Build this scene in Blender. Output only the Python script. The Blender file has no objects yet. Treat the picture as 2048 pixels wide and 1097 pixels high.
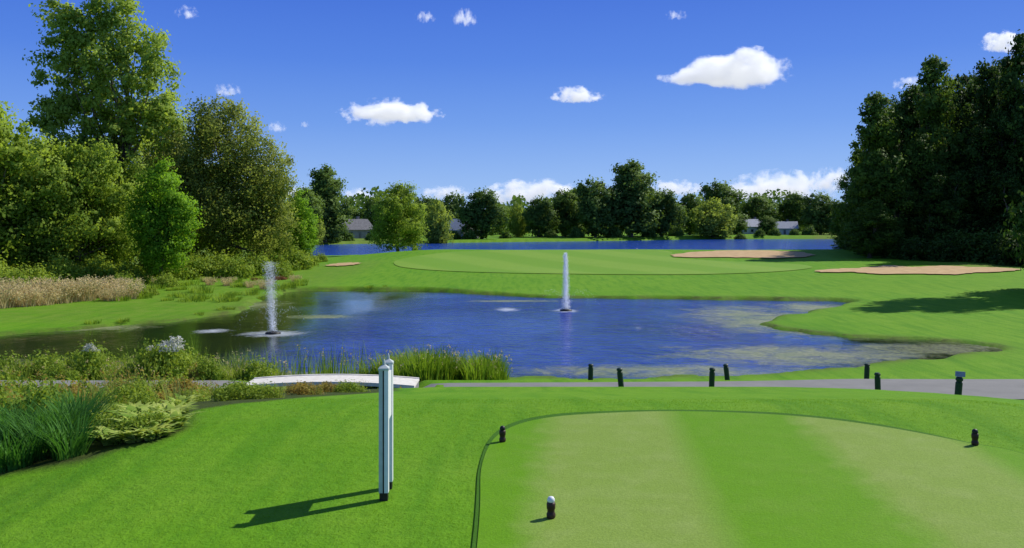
import bpy, math, numpy as np
from mathutils import Vector
rng=np.random.default_rng(11)
C=bpy.context.scene.collection
CAMZ=1.75; F=1700.0; WZ=-3.2

# ------------------------------------------------------------ helpers
def sstep(a,b,x):
    t=np.clip((x-a)/(b-a),0,1); return t*t*(3-2*t)
def catmull(P,n=6):
    P=np.array(P,float); out=[]
    N=len(P)
    for i in range(N):
        p0,p1,p2,p3=P[i-1],P[i],P[(i+1)%N],P[(i+2)%N]
        for k in range(n):
            t=k/n
            out.append(0.5*((2*p1)+(-p0+p2)*t+(2*p0-5*p1+4*p2-p3)*t*t+(-p0+3*p1-3*p2+p3)*t**3))
    return np.array(out)
def sdist(x,y,poly):
    x=np.asarray(x,float); y=np.asarray(y,float)
    d=np.full(x.shape,1e9); ins=np.zeros(x.shape,bool)
    n=len(poly)
    for i in range(n):
        ax,ay=poly[i]; bx,by=poly[(i+1)%n]
        ex,ey=bx-ax,by-ay; L=ex*ex+ey*ey+1e-12
        t=np.clip(((x-ax)*ex+(y-ay)*ey)/L,0,1)
        dd=(x-ax-t*ex)**2+(y-ay-t*ey)**2
        d=np.minimum(d,dd)
        c=((ay>y)!=(by>y))
        with np.errstate(divide='ignore',invalid='ignore'):
            xi=ax+(y-ay)*ex/(ey if abs(ey)>1e-12 else 1e-12)
        ins^=(c&(x<xi))
    d=np.sqrt(d)
    return np.where(ins,-d,d)
def bearing(px,Y): return ((px-1024)/F*Y, Y)
def shore(px,py):
    Y=(CAMZ-WZ)*F/(py-455.0); return bearing(px,Y)

pond=catmull([shore(*p) for p in [(480,622),(540,596),(600,583),(740,582),(880,584),(970,590),(1100,596),(1300,598),(1500,601),(1660,603),(1700,609),(1620,626),(1560,638),(1528,650),(1600,664),(1720,676),(1850,682),(1975,692),(1990,702),(1900,716),(1760,728),(1640,742),(1500,753),(1350,758),(1150,761),(1000,758),(860,757)]]
   +[(-3.9,26.5),(-3.6,22),(-3.9,18.8),(-4.7,18.2),(-5.6,19),(-5.7,22),(-6.5,25.6)]
   +[shore(*p) for p in [(480,752),(300,745),(100,745),(-200,748),(-420,742),(-420,690),(-150,684),(0,672),(200,656),(380,640)]],4)
lake=catmull([(-37,130),(-30,141),(-17,146),(-8,138),(10,136),(40,137),(58,144),(82,165),(140,205),(250,300),(250,352),(120,356),(75,344),(40,310),(0,284),(-30,262),(-50,248),(-54,232),(-46,187),(-38,145)],3)

PY=[-50,18.6,20,23,25,27,29,60,75,85,90,100,110,118,124,132,140,260,350,600,1500,5000]
PZ=[-2.35,-2.35,-2.35,-2.38,-2.80,-3.08,-3.12,-3.0,-2.75,-2.55,-2.45,-2.1,-1.77,-1.42,-1.5,-2.3,-2.9,-2.5,-1.8,0.5,5,20]
def height(x,y):
    x=np.asarray(x,float); y=np.asarray(y,float)
    b=np.interp(y,PY,PZ)
    near=sstep(62,72,y)*(1-sstep(135,150,y))
    fade=1-near*(1-sstep(-34,-9,x))
    b=-2.9+(b+2.9)*fade
    b=b+0.06*np.sin(x*0.21+1)*np.cos(y*0.17)*sstep(30,60,y)
    dx=np.maximum(np.maximum(-2.4-x,x-4.6),0); dy=np.maximum(y-8.0,0)
    d=np.sqrt(dx*dx+dy*dy)
    m=np.interp(d,[0,0.6,2,5,8,9.5,12,60],[0,-0.03,-0.25,-0.77,-1.25,-1.62,-2.36,-2.6])
    m=m-np.clip((y-21)*0.25,0,5)
    z=np.where(y<27,np.maximum(m,b),b)
    wob=0.22*np.sin(x*1.3+y*0.7)+0.15*np.sin(x*2.9-y*2.1)
    for poly in (pond,lake):
        lo=poly.min(0)-14; hi=poly.max(0)+14
        k=(x>lo[0])&(x<hi[0])&(y>lo[1])&(y<hi[1])
        if not k.any(): continue
        s=sdist(x[k],y[k],poly)+wob[k]*(1 if poly is pond else 2)
        up=WZ+0.05+0.5*s
        z[k]=np.where(s>0,np.minimum(z[k],np.maximum(up,WZ+0.02)),np.maximum(WZ-1.2,WZ+0.45*s))
    return z
def gz(x,y): return float(height(np.array([x]),np.array([y]))[0])
_Y=np.concatenate([np.linspace(3,40,1400),np.linspace(40.1,400,1200)])
def G(px,py):
    u=(px-1024)/F; v=(py-455)/F
    h=height(u*_Y,_Y); below=(CAMZ-v*_Y)<h
    i=int(np.argmax(below)) if below.any() else len(_Y)-1
    return (u*_Y[i],_Y[i],float(h[i]))

def link(ob,parent=None):
    C.objects.link(ob)
    if parent: ob.parent=parent
    return ob
def tag(ob,label=None,cat=None,group=None,kind=None):
    if label: ob["label"]=label
    if cat: ob["category"]=cat
    if group: ob["group"]=group
    if kind: ob["kind"]=kind
    return ob
def mesh(name,V,Fc,mats,smooth=False,tint=None,midx=None,cn=None):
    me=bpy.data.meshes.new(name)
    if isinstance(Fc,np.ndarray):
        V=np.asarray(V,np.float32); n=len(Fc); k=Fc.shape[1]
        me.vertices.add(len(V)); me.vertices.foreach_set('co',V.ravel())
        me.loops.add(n*k); me.loops.foreach_set('vertex_index',Fc.astype(np.int32).ravel())
        me.polygons.add(n); me.polygons.foreach_set('loop_start',np.arange(0,n*k,k,dtype=np.int32))
        me.update(calc_edges=True)
    else:
        me.from_pydata([tuple(v) for v in V],[],[tuple(f) for f in Fc]); me.update()
    for m in (mats if isinstance(mats,(list,tuple)) else [mats]): me.materials.append(m)
    if midx is not None: me.polygons.foreach_set('material_index',np.asarray(midx,np.int32))
    if smooth or cn is not None: me.polygons.foreach_set('use_smooth',np.ones(len(me.polygons),bool))
    if tint is not None:
        for nm,arr in (tint.items() if isinstance(tint,dict) else [('tint',tint)]):
            a=me.attributes.new(nm,'FLOAT','POINT'); a.data.foreach_set('value',np.asarray(arr,np.float32))
    if cn is not None: me.normals_split_custom_set_from_vertices(cn.tolist())
    return bpy.data.objects.new(name,me)
def empty(name,loc=(0,0,0)):
    e=bpy.data.objects.new(name,None); e.location=loc; e.empty_display_size=0.3; return e
def dup(root):
    r=root.copy(); C.objects.link(r)
    for ch in root.children:
        c=ch.copy(); c.parent=r; C.objects.link(c)
    return r

# ------------------------------------------------------------ node helpers
class NT:
    def __init__(s,name):
        s.m=bpy.data.materials.new(name); s.m.use_nodes=True; s.t=s.m.node_tree; s.t.nodes.clear()
        s.out=s.n('ShaderNodeOutputMaterial')
    def n(s,ty,**kw):
        nd=s.t.nodes.new(ty)
        for k,v in kw.items(): setattr(nd,k,v)
        return nd
    def l(s,a,b): s.t.links.new(a,b)
    def coord(s): return s.n('ShaderNodeTexCoord').outputs['Object']
    def noise(s,scale,detail=4,rough=0.55,vec=None,dist=0):
        nd=s.n('ShaderNodeTexNoise'); nd.inputs['Scale'].default_value=scale; nd.inputs['Detail'].default_value=detail
        nd.inputs['Roughness'].default_value=rough; nd.inputs['Distortion'].default_value=dist
        s.l(vec if vec else s.coord(),nd.inputs['Vector']); return nd.outputs['Fac']
    def mapr(s,v,a,b,c=0,d=1):
        nd=s.n('ShaderNodeMapRange'); s.l(v,nd.inputs['Value'])
        for i,q in zip(('From Min','From Max','To Min','To Max'),(a,b,c,d)): nd.inputs[i].default_value=q
        nd.clamp=True; return nd.outputs['Result']
    def mix(s,f,a,b):
        nd=s.n('ShaderNodeMix',data_type='RGBA')
        for v,i in ((f,0),(a,6),(b,7)):
            if isinstance(v,(int,float)): nd.inputs[i].default_value=v
            elif isinstance(v,tuple): nd.inputs[i].default_value=(v+(1,))[:4]
            else: s.l(v,nd.inputs[i])
        return nd.outputs[2]
    def math(s,op,a,b=0.0):
        nd=s.n('ShaderNodeMath',operation=op)
        for v,i in ((a,0),(b,1)):
            if isinstance(v,(int,float)): nd.inputs[i].default_value=v
            else: s.l(v,nd.inputs[i])
        return nd.outputs[0]
    def attr(s,nm): return s.n('ShaderNodeAttribute',attribute_name=nm).outputs['Fac']
    def bump(s,h,strength,dist):
        nd=s.n('ShaderNodeBump'); nd.inputs['Distance'].default_value=dist
        if isinstance(strength,(int,float)): nd.inputs['Strength'].default_value=strength
        else: s.l(strength,nd.inputs['Strength'])
        s.l(h,nd.inputs['Height']); return nd.outputs['Normal']
    def bsdf(s,col,rough=0.8,spec=0.3,normal=None,**kw):
        p=s.n('ShaderNodeBsdfPrincipled')
        if isinstance(col,tuple): p.inputs['Base Color'].default_value=(col+(1,))[:4]
        else: s.l(col,p.inputs['Base Color'])
        if isinstance(rough,(int,float)): p.inputs['Roughness'].default_value=rough
        else: s.l(rough,p.inputs['Roughness'])
        p.inputs['Specular IOR Level'].default_value=spec
        if normal: s.l(normal,p.inputs['Normal'])
        return p
    def done(s,sh): s.l(sh.outputs[0] if hasattr(sh,'outputs') else sh,s.out.inputs['Surface']); return s.m

def foliage(name,dark,light,trans=0.3,tcol=None,rough=0.65):
    t=NT(name); f=t.attr('tint')
    oi=t.n('ShaderNodeObjectInfo').outputs['Random']
    f2=t.math('ADD',f,t.math('MULTIPLY',t.math('SUBTRACT',oi,0.5),0.3))
    col=t.mix(f2,dark,light)
    p=t.bsdf(col,rough,0.15)
    tr=t.n('ShaderNodeBsdfTranslucent'); 
    tc=t.mix(0.6,col,tcol if tcol else (light[0]*1.3,light[1]*1.3,light[2]*0.6)); t.l(tc,tr.inputs['Color'])
    mx=t.n('ShaderNodeMixShader'); mx.inputs[0].default_value=trans; t.l(p.outputs[0],mx.inputs[1]); t.l(tr.outputs[0],mx.inputs[2])
    return t.done(mx)
def plain(name,c1,c2,scale=6,rough=0.7,bump=0.2,bd=0.01,spec=0.3):
    t=NT(name); n=t.noise(scale,5); col=t.mix(t.mapr(n,0.35,0.65),c1,c2)
    return t.done(t.bsdf(col,rough,spec,t.bump(n,bump,bd)))
def turf(name,c1,c2,c3,fine=60,stripe=None,bd=0.02):
    t=NT(name); co=t.coord()
    a=t.noise(0.35,3,vec=co); b=t.noise(3.5,5,vec=co); c=t.noise(fine,3,0.7,vec=co)
    col=t.mix(t.mapr(a,0.35,0.65),c1,c2)
    col=t.mix(t.math('MULTIPLY',t.mapr(b,0.45,0.75),0.6),col,c3)
    if stripe:
        sx=t.n('ShaderNodeSeparateXYZ'); t.l(co,sx.inputs[0])
        xx=t.math('ADD',sx.outputs[0],t.math('MULTIPLY',sx.outputs[1],stripe[3]))
        ph=t.math('MULTIPLY',t.math('SUBTRACT',xx,stripe[0]),math.pi/stripe[1])
        ph=t.math('ADD',ph,t.math('MULTIPLY',t.math('SUBTRACT',b,0.5),0.7))
        s=t.mapr(t.math('SINE',ph),-0.35,0.35)
        col=t.mix(s,col,t.mix(t.math('MULTIPLY',t.mapr(b,0.45,0.75),0.25),stripe[2],c1))
    col=t.mix(t.mapr(c,0.3,0.75),t.mix(0.38,col,(0.04,0.1,0.004)),col)
    h=t.math('ADD',c,t.math('MULTIPLY',b,1.5))
    return t.done(t.bsdf(col,0.75,0.1,t.bump(h,0.5,bd)))

# ------------------------------------------------------------ materials
M_trunk=plain('bark',(0.08,0.06,0.045),(0.2,0.16,0.12),5,0.9,0.6,0.04)
M_cotton=foliage('cottonwood leaf',(0.17,0.27,0.03),(0.40,0.53,0.09),0.5)
M_olive=foliage('willow leaf',(0.20,0.25,0.05),(0.37,0.44,0.11),0.5)
M_maple=foliage('maple leaf',(0.11,0.26,0.014),(0.27,0.48,0.035),0.5)
M_ash=foliage('ash leaf',(0.16,0.27,0.025),(0.37,0.50,0.075),0.5)
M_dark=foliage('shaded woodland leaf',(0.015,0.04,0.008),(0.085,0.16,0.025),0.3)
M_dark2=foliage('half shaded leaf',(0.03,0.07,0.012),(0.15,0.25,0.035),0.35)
M_far=foliage('lakeside leaf',(0.05,0.115,0.022),(0.17,0.27,0.045),0.3)
M_farw=foliage('pale willow leaf',(0.20,0.31,0.04),(0.40,0.50,0.09),0.4)
M_shrub=foliage('shrub leaf',(0.11,0.21,0.018),(0.36,0.46,0.06),0.4)
M_reed=foliage('reed leaf',(0.07,0.16,0.01),(0.26,0.40,0.035),0.4)
M_daylily=foliage('strap leaf',(0.02,0.09,0.012),(0.10,0.27,0.035),0.35)
M_hosta=foliage('hosta leaf',(0.16,0.30,0.03),(0.60,0.66,0.17),0.35)
M_orange=foliage('rust coloured leaf',(0.19,0.21,0.03),(0.48,0.33,0.09),0.4)
M_tan=foliage('dry plume grass',(0.34,0.33,0.11),(0.85,0.68,0.38),0.4,(0.75,0.6,0.3))
M_white=foliage('white petals',(0.5,0.5,0.4),(0.8,0.8,0.72),0.3,(0.8,0.8,0.7))
M_red=foliage('red petals',(0.14,0.12,0.03),(0.38,0.15,0.08),0.3,(0.4,0.13,0.06))
M_tee=turf('tee turf',(0.235,0.35,0.055),(0.255,0.365,0.065),(0.31,0.40,0.11),70,(0.80,1.12,(0.135,0.32,0.005),-0.084),0.01)
M_collar_shadow=turf('tee collar shadow turf',(0.05,0.16,0.006),(0.06,0.18,0.008),(0.07,0.2,0.015),80,None,0.03)  # dark green paints the shadow line along the longer grass edge
M_green=turf('putting turf',(0.215,0.38,0.035),(0.235,0.395,0.04),(0.27,0.42,0.06),10,(0,6,(0.185,0.36,0.026),0.5),0.01)
M_sand=plain('bunker sand',(0.44,0.29,0.14),(0.56,0.39,0.20),1.2,0.95,0.3,0.04)
t=NT('asphalt path'); n=t.noise(70,4); a=t.noise(1.3,4)
M_path=t.done(t.bsdf(t.mix(a,(0.17,0.17,0.165),(0.28,0.275,0.26)),0.9,0.2,t.bump(n,0.5,0.01)))
M_deck=plain('weathered pale timber',(0.66,0.62,0.54),(0.78,0.75,0.68),9,0.8,0.3,0.01)
M_postgrey=plain('grey green painted timber',(0.42,0.48,0.46),(0.54,0.58,0.56),14,0.55,0.2,0.004)
M_postwhite=plain('white painted panel',(0.74,0.76,0.77),(0.82,0.83,0.83),20,0.45,0.1,0.002)
M_black=plain('black iron',(0.012,0.012,0.012),(0.03,0.028,0.025),25,0.45,0.2,0.002)
M_brown=plain('dark stained wood',(0.035,0.018,0.012),(0.07,0.035,0.02),20,0.5,0.3,0.003)
M_bollard=plain('dark green painted wood',(0.008,0.028,0.016),(0.02,0.05,0.03),15,0.5,0.2,0.004)
M_lav=plain('lavender sign plate',(0.20,0.20,0.42),(0.26,0.26,0.48),20,0.5,0.1,0.002)
M_wallg=plain('grey siding',(0.22,0.22,0.23),(0.3,0.3,0.31),1,0.8,0.1,0.01)
M_wallw=plain('white siding',(0.5,0.51,0.52),(0.6,0.61,0.62),1,0.8,0.1,0.01)
M_roofd=plain('dark shingle',(0.1,0.1,0.11),(0.18,0.18,0.19),2,0.9,0.3,0.02)
M_roofl=plain('pale shingle',(0.30,0.32,0.37),(0.4,0.42,0.46),2,0.9,0.3,0.02)
M_glass=plain('window glass',(0.02,0.025,0.03),(0.04,0.05,0.06),2,0.1,0,0.001,0.5)
t=NT('spray water'); p=t.bsdf((0.9,0.93,0.97),0.4,0.5); tr=t.n('ShaderNodeBsdfTranslucent'); tr.inputs['Color'].default_value=(0.9,0.94,1,1)
mx=t.n('ShaderNodeMixShader'); mx.inputs[0].default_value=0.55; t.l(p.outputs[0],mx.inputs[1]); t.l(tr.outputs[0],mx.inputs[2]); M_spray=t.done(mx)

# ground material with zones
t=NT('lawn'); co=t.coord()
a=t.noise(0.12,4,vec=co); b=t.noise(1.1,6,vec=co); c=t.noise(45,3,0.75,vec=co); e=t.noise(9,4,0.6,vec=co)
st=t.n('ShaderNodeMapping'); st.inputs['Rotation'].default_value=(0,0,-0.5); st.inputs['Scale'].default_value=(3.2,0.35,1); t.l(co,st.inputs[0])
sn=t.noise(0.8,4,0.6,vec=st.outputs[0])
col=t.mix(t.mapr(a,0.3,0.7),(0.125,0.315,0.009),(0.175,0.355,0.016))
col=t.mix(t.math('MULTIPLY',t.mapr(b,0.42,0.75),0.6),col,(0.22,0.385,0.03))
col=t.mix(t.math('MULTIPLY',t.mapr(sn,0.54,0.3),0.7),col,(0.07,0.235,0.006))
col=t.mix(t.math('MULTIPLY',t.mapr(e,0.55,0.35),0.25),col,(0.06,0.2,0.005))
col=t.mix(t.mapr(c,0.3,0.72),t.mix(0.35,col,(0.03,0.10,0.002)),col)
w=t.attr('wild'); col=t.mix(t.math('MULTIPLY',w,t.mapr(b,0.3,0.6,0.4,1)),col,t.mix(b,(0.07,0.13,0.015),(0.22,0.28,0.05)))
bd=t.attr('bed'); col=t.mix(bd,col,t.mix(e,(0.03,0.045,0.01),(0.08,0.11,0.025)))
sh=t.attr('shore'); col=t.mix(t.math('MULTIPLY',sh,t.mapr(b,0.25,0.6)),col,t.mix(e,(0.04,0.07,0.01),(0.13,0.14,0.04)))
M_ground=t.done(t.bsdf(col,0.8,0.08,t.bump(t.math('ADD',c,t.math('MULTIPLY',e,2)),0.6,0.02)))

# ------------------------------------------------------------ ground
rows=np.concatenate([np.arange(-14,25,0.33),np.arange(25,75,0.3),np.arange(75,150,0.7),np.arange(150,400,3.0),np.geomspace(400,6000,36)])
tt=np.linspace(-1,1,401); uu=0.5*tt+0.95*tt**5
Yg,Ug=np.meshgrid(rows,uu,indexing='ij'); Xg=Ug*(Yg+30)
Xf,Yf=Xg.ravel(),Yg.ravel(); Zf=height(Xf,Yf)
bedpoly=[G(*p)[:2] for p in [(-260,1040),(0,957),(130,932),(260,900),(330,882),(385,858),(398,820),(540,803),(700,790),(800,782)]]
bedpoly+=[(-3.0,20.0),(-7,20.3),(-14,20.6),(-22,20),(-20,5)]
sP=sdist(Xf,Yf,pond)
shore_m=np.exp(-np.abs(sP)/0.4)*(Zf>WZ-2)
bed=1-sstep(-0.12,0.06,sdist(Xf,Yf,bedpoly))
wild=np.clip(sstep(-34,-44,Xf)*sstep(62,70,Yf)+0.45*sstep(-13,-17,Xf)*sstep(40,46,Yf)*(1-sstep(90,110,Yf))+(sstep(22.9,23.6,Yf)*(1-sstep(28,31,Yf)))*sstep(1.0,-1.0,Xf)*(sP>0)+0.85*sstep(43,50,Xf-0.3*(Yf-90))*sstep(84,92,Yf)+0.3*sstep(240,260,Yf),0,1)
nr,nc=Yg.shape
idx=np.arange(nr*nc).reshape(nr,nc)
Fq=np.stack([idx[:-1,:-1],idx[:-1,1:],idx[1:,1:],idx[1:,:-1]],-1).reshape(-1,4)
g=link(mesh('ground',np.stack([Xf,Yf,Zf],1),Fq,M_ground,True,{'shore':shore_m,'bed':bed,'wild':wild}))
tag(g,"mown bright green golf course lawn",None,None,'structure')

# ------------------------------------------------------------ water
def watermat(name,base,bscale,bstr,bdist,algae=True):
    t=NT(name); co=t.coord()
    mp=t.n('ShaderNodeMapping'); mp.inputs['Scale'].default_value=(0.8,1.25,1); mp.inputs['Rotation'].default_value=(0,0,0.4); t.l(co,mp.inputs[0])
    w1=t.noise(bscale,4,0.6,vec=mp.outputs[0]); w2=t.noise(bscale*0.22,2,0.5,vec=co)
    h=t.math('ADD',w1,t.math('MULTIPLY',w2,0.8))
    col=t.mix(t.mapr(w1,0.35,0.7),base,tuple(min(1,v*1.9) for v in base))
    if algae:
        sh=t.attr('murk_reflect'); wp=t.mapr(t.noise(0.13,3,0.5,vec=co),0.38,0.62,0.3,1.0)
        nrm=t.bump(h,t.math('MULTIPLY',wp,t.mapr(sh,0,1,bstr,bstr*0.10)),bdist)
        col=t.mix(sh,col,(0.018,0.032,0.010))  # dark tree reflection and murk mixed into the water colour
        p=t.bsdf(col,0.09,0.5,nrm)
        n1=t.noise(0.75,7,0.75,vec=co,dist=0.8)
        al=t.math('MULTIPLY',t.mapr(t.math('ADD',t.math('MULTIPLY',t.attr('algae'),0.62),n1),0.84,1.12),0.8)
        n2=t.noise(6,4,0.6,vec=co); n3=t.noise(0.5,4,0.6,vec=co)
        pa=t.bsdf(t.mix(t.attr('mud'),t.mix(t.mapr(n3,0.3,0.7),t.mix(t.mapr(n2,0.3,0.7),(0.10,0.15,0.04),(0.26,0.30,0.12)),t.mix(t.mapr(n2,0.3,0.7),(0.18,0.21,0.07),(0.38,0.38,0.2))),t.mix(t.mapr(n2,0.4,0.6),(0.03,0.04,0.02),(0.16,0.19,0.06))),0.6,0.3,t.bump(n2,0.4,0.02))
        mx=t.n('ShaderNodeMixShader'); t.l(al,mx.inputs[0]); t.l(p.outputs[0],mx.inputs[1]); t.l(pa.outputs[0],mx.inputs[2])
        fo=t.math('MULTIPLY',t.mapr(t.math('ADD',t.attr('foam'),t.math('MULTIPLY',t.noise(2.6,6,0.75,vec=co),1.2)),0.95,1.65),0.7)
        pf=t.bsdf((0.65,0.7,0.76),0.5,0.3)
        m2=t.n('ShaderNodeMixShader'); t.l(fo,m2.inputs[0]); t.l(mx.outputs[0],m2.inputs[1]); t.l(pf.outputs[0],m2.inputs[2])
        return t.done(m2)
    return t.done(t.bsdf(col,0.1,0.5,t.bump(h,bstr,bdist)))
M_pond=watermat('pond water',(0.016,0.035,0.23),2.0,0.95,0.4)
M_lake=watermat('lake water',(0.012,0.05,0.28),0.6,0.9,0.9,False)
f1=shore(1132,622); f2=shore(546,668)
xs=np.arange(-46,32.1,0.4); ys=np.arange(17,66.1,0.4); PX,PYY=np.meshgrid(xs,ys,indexing='ij'); x=PX.ravel(); y=PYY.ravel()
def gs(pts):
    v=np.zeros_like(x)
    for cx,cy,sx,sy in pts: v=np.maximum(v,np.exp(-(((x-cx)/sx)**2+((y-cy)/sy)**2)))
    return v
alg=gs([(13.5,46,5.5,11),(11,33,7,4),(5,29.3,7,2.0),(17,34.5,6,3.2),(18.5,52,4,5),(-18,54,5,5),(-10.5,47,3,1.5),(-8,28.5,5,1.2),(-19,30,7,2.5),(-22,42,6,3),(0,57,5,1.2)])
mud=gs([(17.5,34.5,3.8,2.6),(16,37,2.5,1.5)])
foam=gs([(f1[0],f1[1],0.9,1.2),(f1[0]-3.5,f1[1]+0.8,0.8,1.4),(f2[0],f2[1],1.7,1.3),(f2[0]-3.2,f2[1]+1.0,0.9,1.0)])
murk_reflect=np.clip(sstep(-6,-11.0,x-0.12*(y-40))+mud+np.exp(-np.abs(sdist(x,y,pond))/0.9),0,1)  # left side paints the trees' dark reflection; mud and shore margin are murk
i2=np.arange(len(xs)*len(ys)).reshape(len(xs),len(ys))
Fw=np.stack([i2[:-1,:-1],i2[1:,:-1],i2[1:,1:],i2[:-1,1:]],-1).reshape(-1,4)
p=link(mesh('pond_water',np.stack([x,y,np.full_like(x,WZ)],1),Fw,M_pond,False,{'algae':alg,'foam':foam,'murk_reflect':murk_reflect,'mud':mud}))
tag(p,"rippled blue pond with floating algae patches",None,None,'structure')
lk=link(mesh('lake_water',[(-62,126,WZ),(256,126,WZ),(256,362,WZ),(-62,362,WZ)],[(0,1,2,3)],M_lake)); tag(lk,"blue lake behind the golf green",None,None,'structure')

# ------------------------------------------------------------ draped sheets
def drape(name,pts,off,mat,rings=26,sub=8,kind='structure',label=None,rag=0.0):
    P=catmull(pts,sub); c=P.mean(0); n=len(P); V=[];T=[]
    if rag:
        ph=np.arange(n)*2*math.pi/n; P=P+((P-c)/np.linalg.norm(P-c,axis=1,keepdims=True))*(rag*(np.sin(ph*11+1)+0.7*np.sin(ph*23+2)+0.5*np.sin(ph*37)))[:,None]
    for r in range(1,rings+1):
        q=c+(P-c)*(r/rings); V.append(q)
    V=np.concatenate([[c]]+V); Z=height(V[:,0],V[:,1])+off
    Fc=[]
    for j in range(n): Fc.append((0,1+j,1+(j+1)%n))
    for r in range(rings-1):
        a=1+r*n; b=a+n
        for j in range(n): Fc.append((a+j,b+j,b+(j+1)%n,a+(j+1)%n))
    o=link(mesh(name,np.column_stack([V,Z]),Fc,mat,True)); tag(o,label,None,None,kind); return o
teep=[(-0.2,-6),(-0.2,0),(-0.19,4.63),(-0.217,6.26),(-0.08,7.2),(0.32,7.73),(1.06,7.96),(1.77,7.99),(2.6,7.80),(3.2,7.40),(3.65,6.85),(3.95,6.3),(4.1,4),(4.1,-6)]
tp=np.array(teep); cc=tp.mean(0)
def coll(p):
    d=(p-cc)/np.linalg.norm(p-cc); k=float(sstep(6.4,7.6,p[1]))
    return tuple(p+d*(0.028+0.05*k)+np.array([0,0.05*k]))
drape('tee_collar_shadow',[coll(p) for p in tp],0.012,M_collar_shadow,36,10,label="longer grass edge around the tee with its shadow painted darker")
drape('tee_turf',teep,0.019,M_tee,40,8,label="closely mown striped teeing ground")
drape('putting_green',[bearing(*p) for p in [(790,98),(830,107),(900,114),(1000,117),(1200,118.5),(1335,116),(1345,104),(1440,98),(1590,94),(1620,88),(1500,81),(1200,79),(950,82),(810,88)]],0.05,M_green,30,6,label="pale closely mown putting green")
for i,(pts,lb) in enumerate([([(1345,109),(1400,114),(1500,116),(1600,113),(1625,106),(1560,102),(1460,103.5),(1365,104)],"pale sand bunker behind the putting green"),
   ([(1635,84),(1690,87),(1750,86),(1730,82),(1650,81)],"small sand bunker beside a larger one"),
   ([(1705,86),(1770,91),(1830,88.5),(1880,90),(1950,88),(2010,87),(2040,84),(1960,81),(1900,78.5),(1850,79),(1760,78.5),(1715,81)],"large pale sand bunker below dark trees"),
   ([(650,95),(680,98),(720,97),(712,94),(680,92.5)],"small sand bunker on the grass bank")]):
    drape('sand_bunker',[bearing(*p) for p in pts],0.10,M_sand,10,8,label=lb,rag=0.22)

# cart path
def strip(name,pts,w,off,mat,label):
    P=np.array(pts,float); n=len(P); V=[];Fc=[]
    k=7
    for i in range(n):
        d=P[min(i+1,n-1)][:2]-P[max(i-1,0)][:2]; d/=np.linalg.norm(d); nn=np.array([-d[1],d[0]]); ww=P[i][2]
        for j in range(k):
            q=P[i][:2]+nn*ww*(j/(k-1)-0.5); V.append((q[0],q[1],gz(*q)+off))
    for i in range(n-1):
        for j in range(k-1): a=i*k+j; Fc.append((a,a+k,a+k+1,a+1))
    o=link(mesh(name,V,Fc,mat,True)); tag(o,label,None,None,'structure')
strip('cart_path',[(x_,21.5+0.2*math.sin((x_-3)*0.18),2.0+1.2*float(sstep(5,13,x_))) for x_ in np.arange(-2.6,40,0.5)],0,0.03,M_path,"grey asphalt cart path")
strip('cart_path',[(x_,21.95,1.6) for x_ in np.arange(-40,-6.8,0.5)],0,0.03,M_path,"grey asphalt cart path")

# ------------------------------------------------------------ generic geometry
def box(V,Fc,x0,x1,y0,y1,z0,z1):
    b=len(V); V+= [(x0,y0,z0),(x1,y0,z0),(x1,y1,z0),(x0,y1,z0),(x0,y0,z1),(x1,y0,z1),(x1,y1,z1),(x0,y1,z1)]
    Fc+= [(b,b+3,b+2,b+1),(b+4,b+5,b+6,b+7),(b,b+1,b+5,b+4),(b+1,b+2,b+6,b+5),(b+2,b+3,b+7,b+6),(b+3,b,b+4,b+7)]
def lathe(V,Fc,prof,n=16,cx=0,cy=0):
    b=len(V)
    for r,z in prof:
        for k in range(n): a=2*math.pi*k/n; V.append((cx+r*math.cos(a),cy+r*math.sin(a),z))
    for i in range(len(prof)-1):
        for k in range(n): Fc.append((b+i*n+k,b+i*n+(k+1)%n,b+(i+1)*n+(k+1)%n,b+(i+1)*n+k))
    Fc.append(tuple(b+(len(prof)-1)*n+k for k in range(n)))
def tube(V,Fc,P,Rr,n=7):
    b=len(V); P=np.array(P,float)
    for i in range(len(P)):
        d=P[min(i+1,len(P)-1)]-P[max(i-1,0)]; d/=np.linalg.norm(d)+1e-9
        a=np.cross(d,[0.3,1,0.1]); a/=np.linalg.norm(a)+1e-9; c=np.cross(d,a)
        for k in range(n):
            th=2*math.pi*k/n; V.append(tuple(P[i]+Rr[i]*(a*math.cos(th)+c*math.sin(th))))
    for i in range(len(P)-1):
        for k in range(n): Fc.append((b+i*n+k,b+i*n+(k+1)%n,b+(i+1)*n+(k+1)%n,b+(i+1)*n+k))

# ------------------------------------------------------------ near grass blades
r=np.random.default_rng(77); n=70000
gx=r.uniform(-4.2,5.5,n); gy=4.0+5.5*r.uniform(0,1,n)**1.15
k=(sdist(gx,gy,catmull(tp,4))>0.0)&(sdist(gx,gy,bedpoly)>-0.05); gx,gy=gx[k],gy[k]; n=len(gx)
h=0.013*r.uniform(0.5,1.3,n); a=r.uniform(0,6.28,n); gzz=height(gx,gy)-0.002; lx=r.normal(0,0.009,n); ly=r.normal(0,0.009,n); wv=0.0022
V=np.stack([np.stack([gx-np.cos(a)*wv,gy-np.sin(a)*wv,gzz],1),np.stack([gx+np.cos(a)*wv,gy+np.sin(a)*wv,gzz],1),np.stack([gx+lx,gy+ly,gzz+h],1)],1).reshape(-1,3)
M_blade=foliage('grass blade',(0.11,0.28,0.006),(0.24,0.42,0.03),0.45)
o=link(mesh('grass_blades',V,np.arange(3*n).reshape(n,3),M_blade,False,np.repeat(r.uniform(0,1,n),3))); tag(o,"short mown grass blades on the lawn","grass",None,'stuff')

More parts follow.
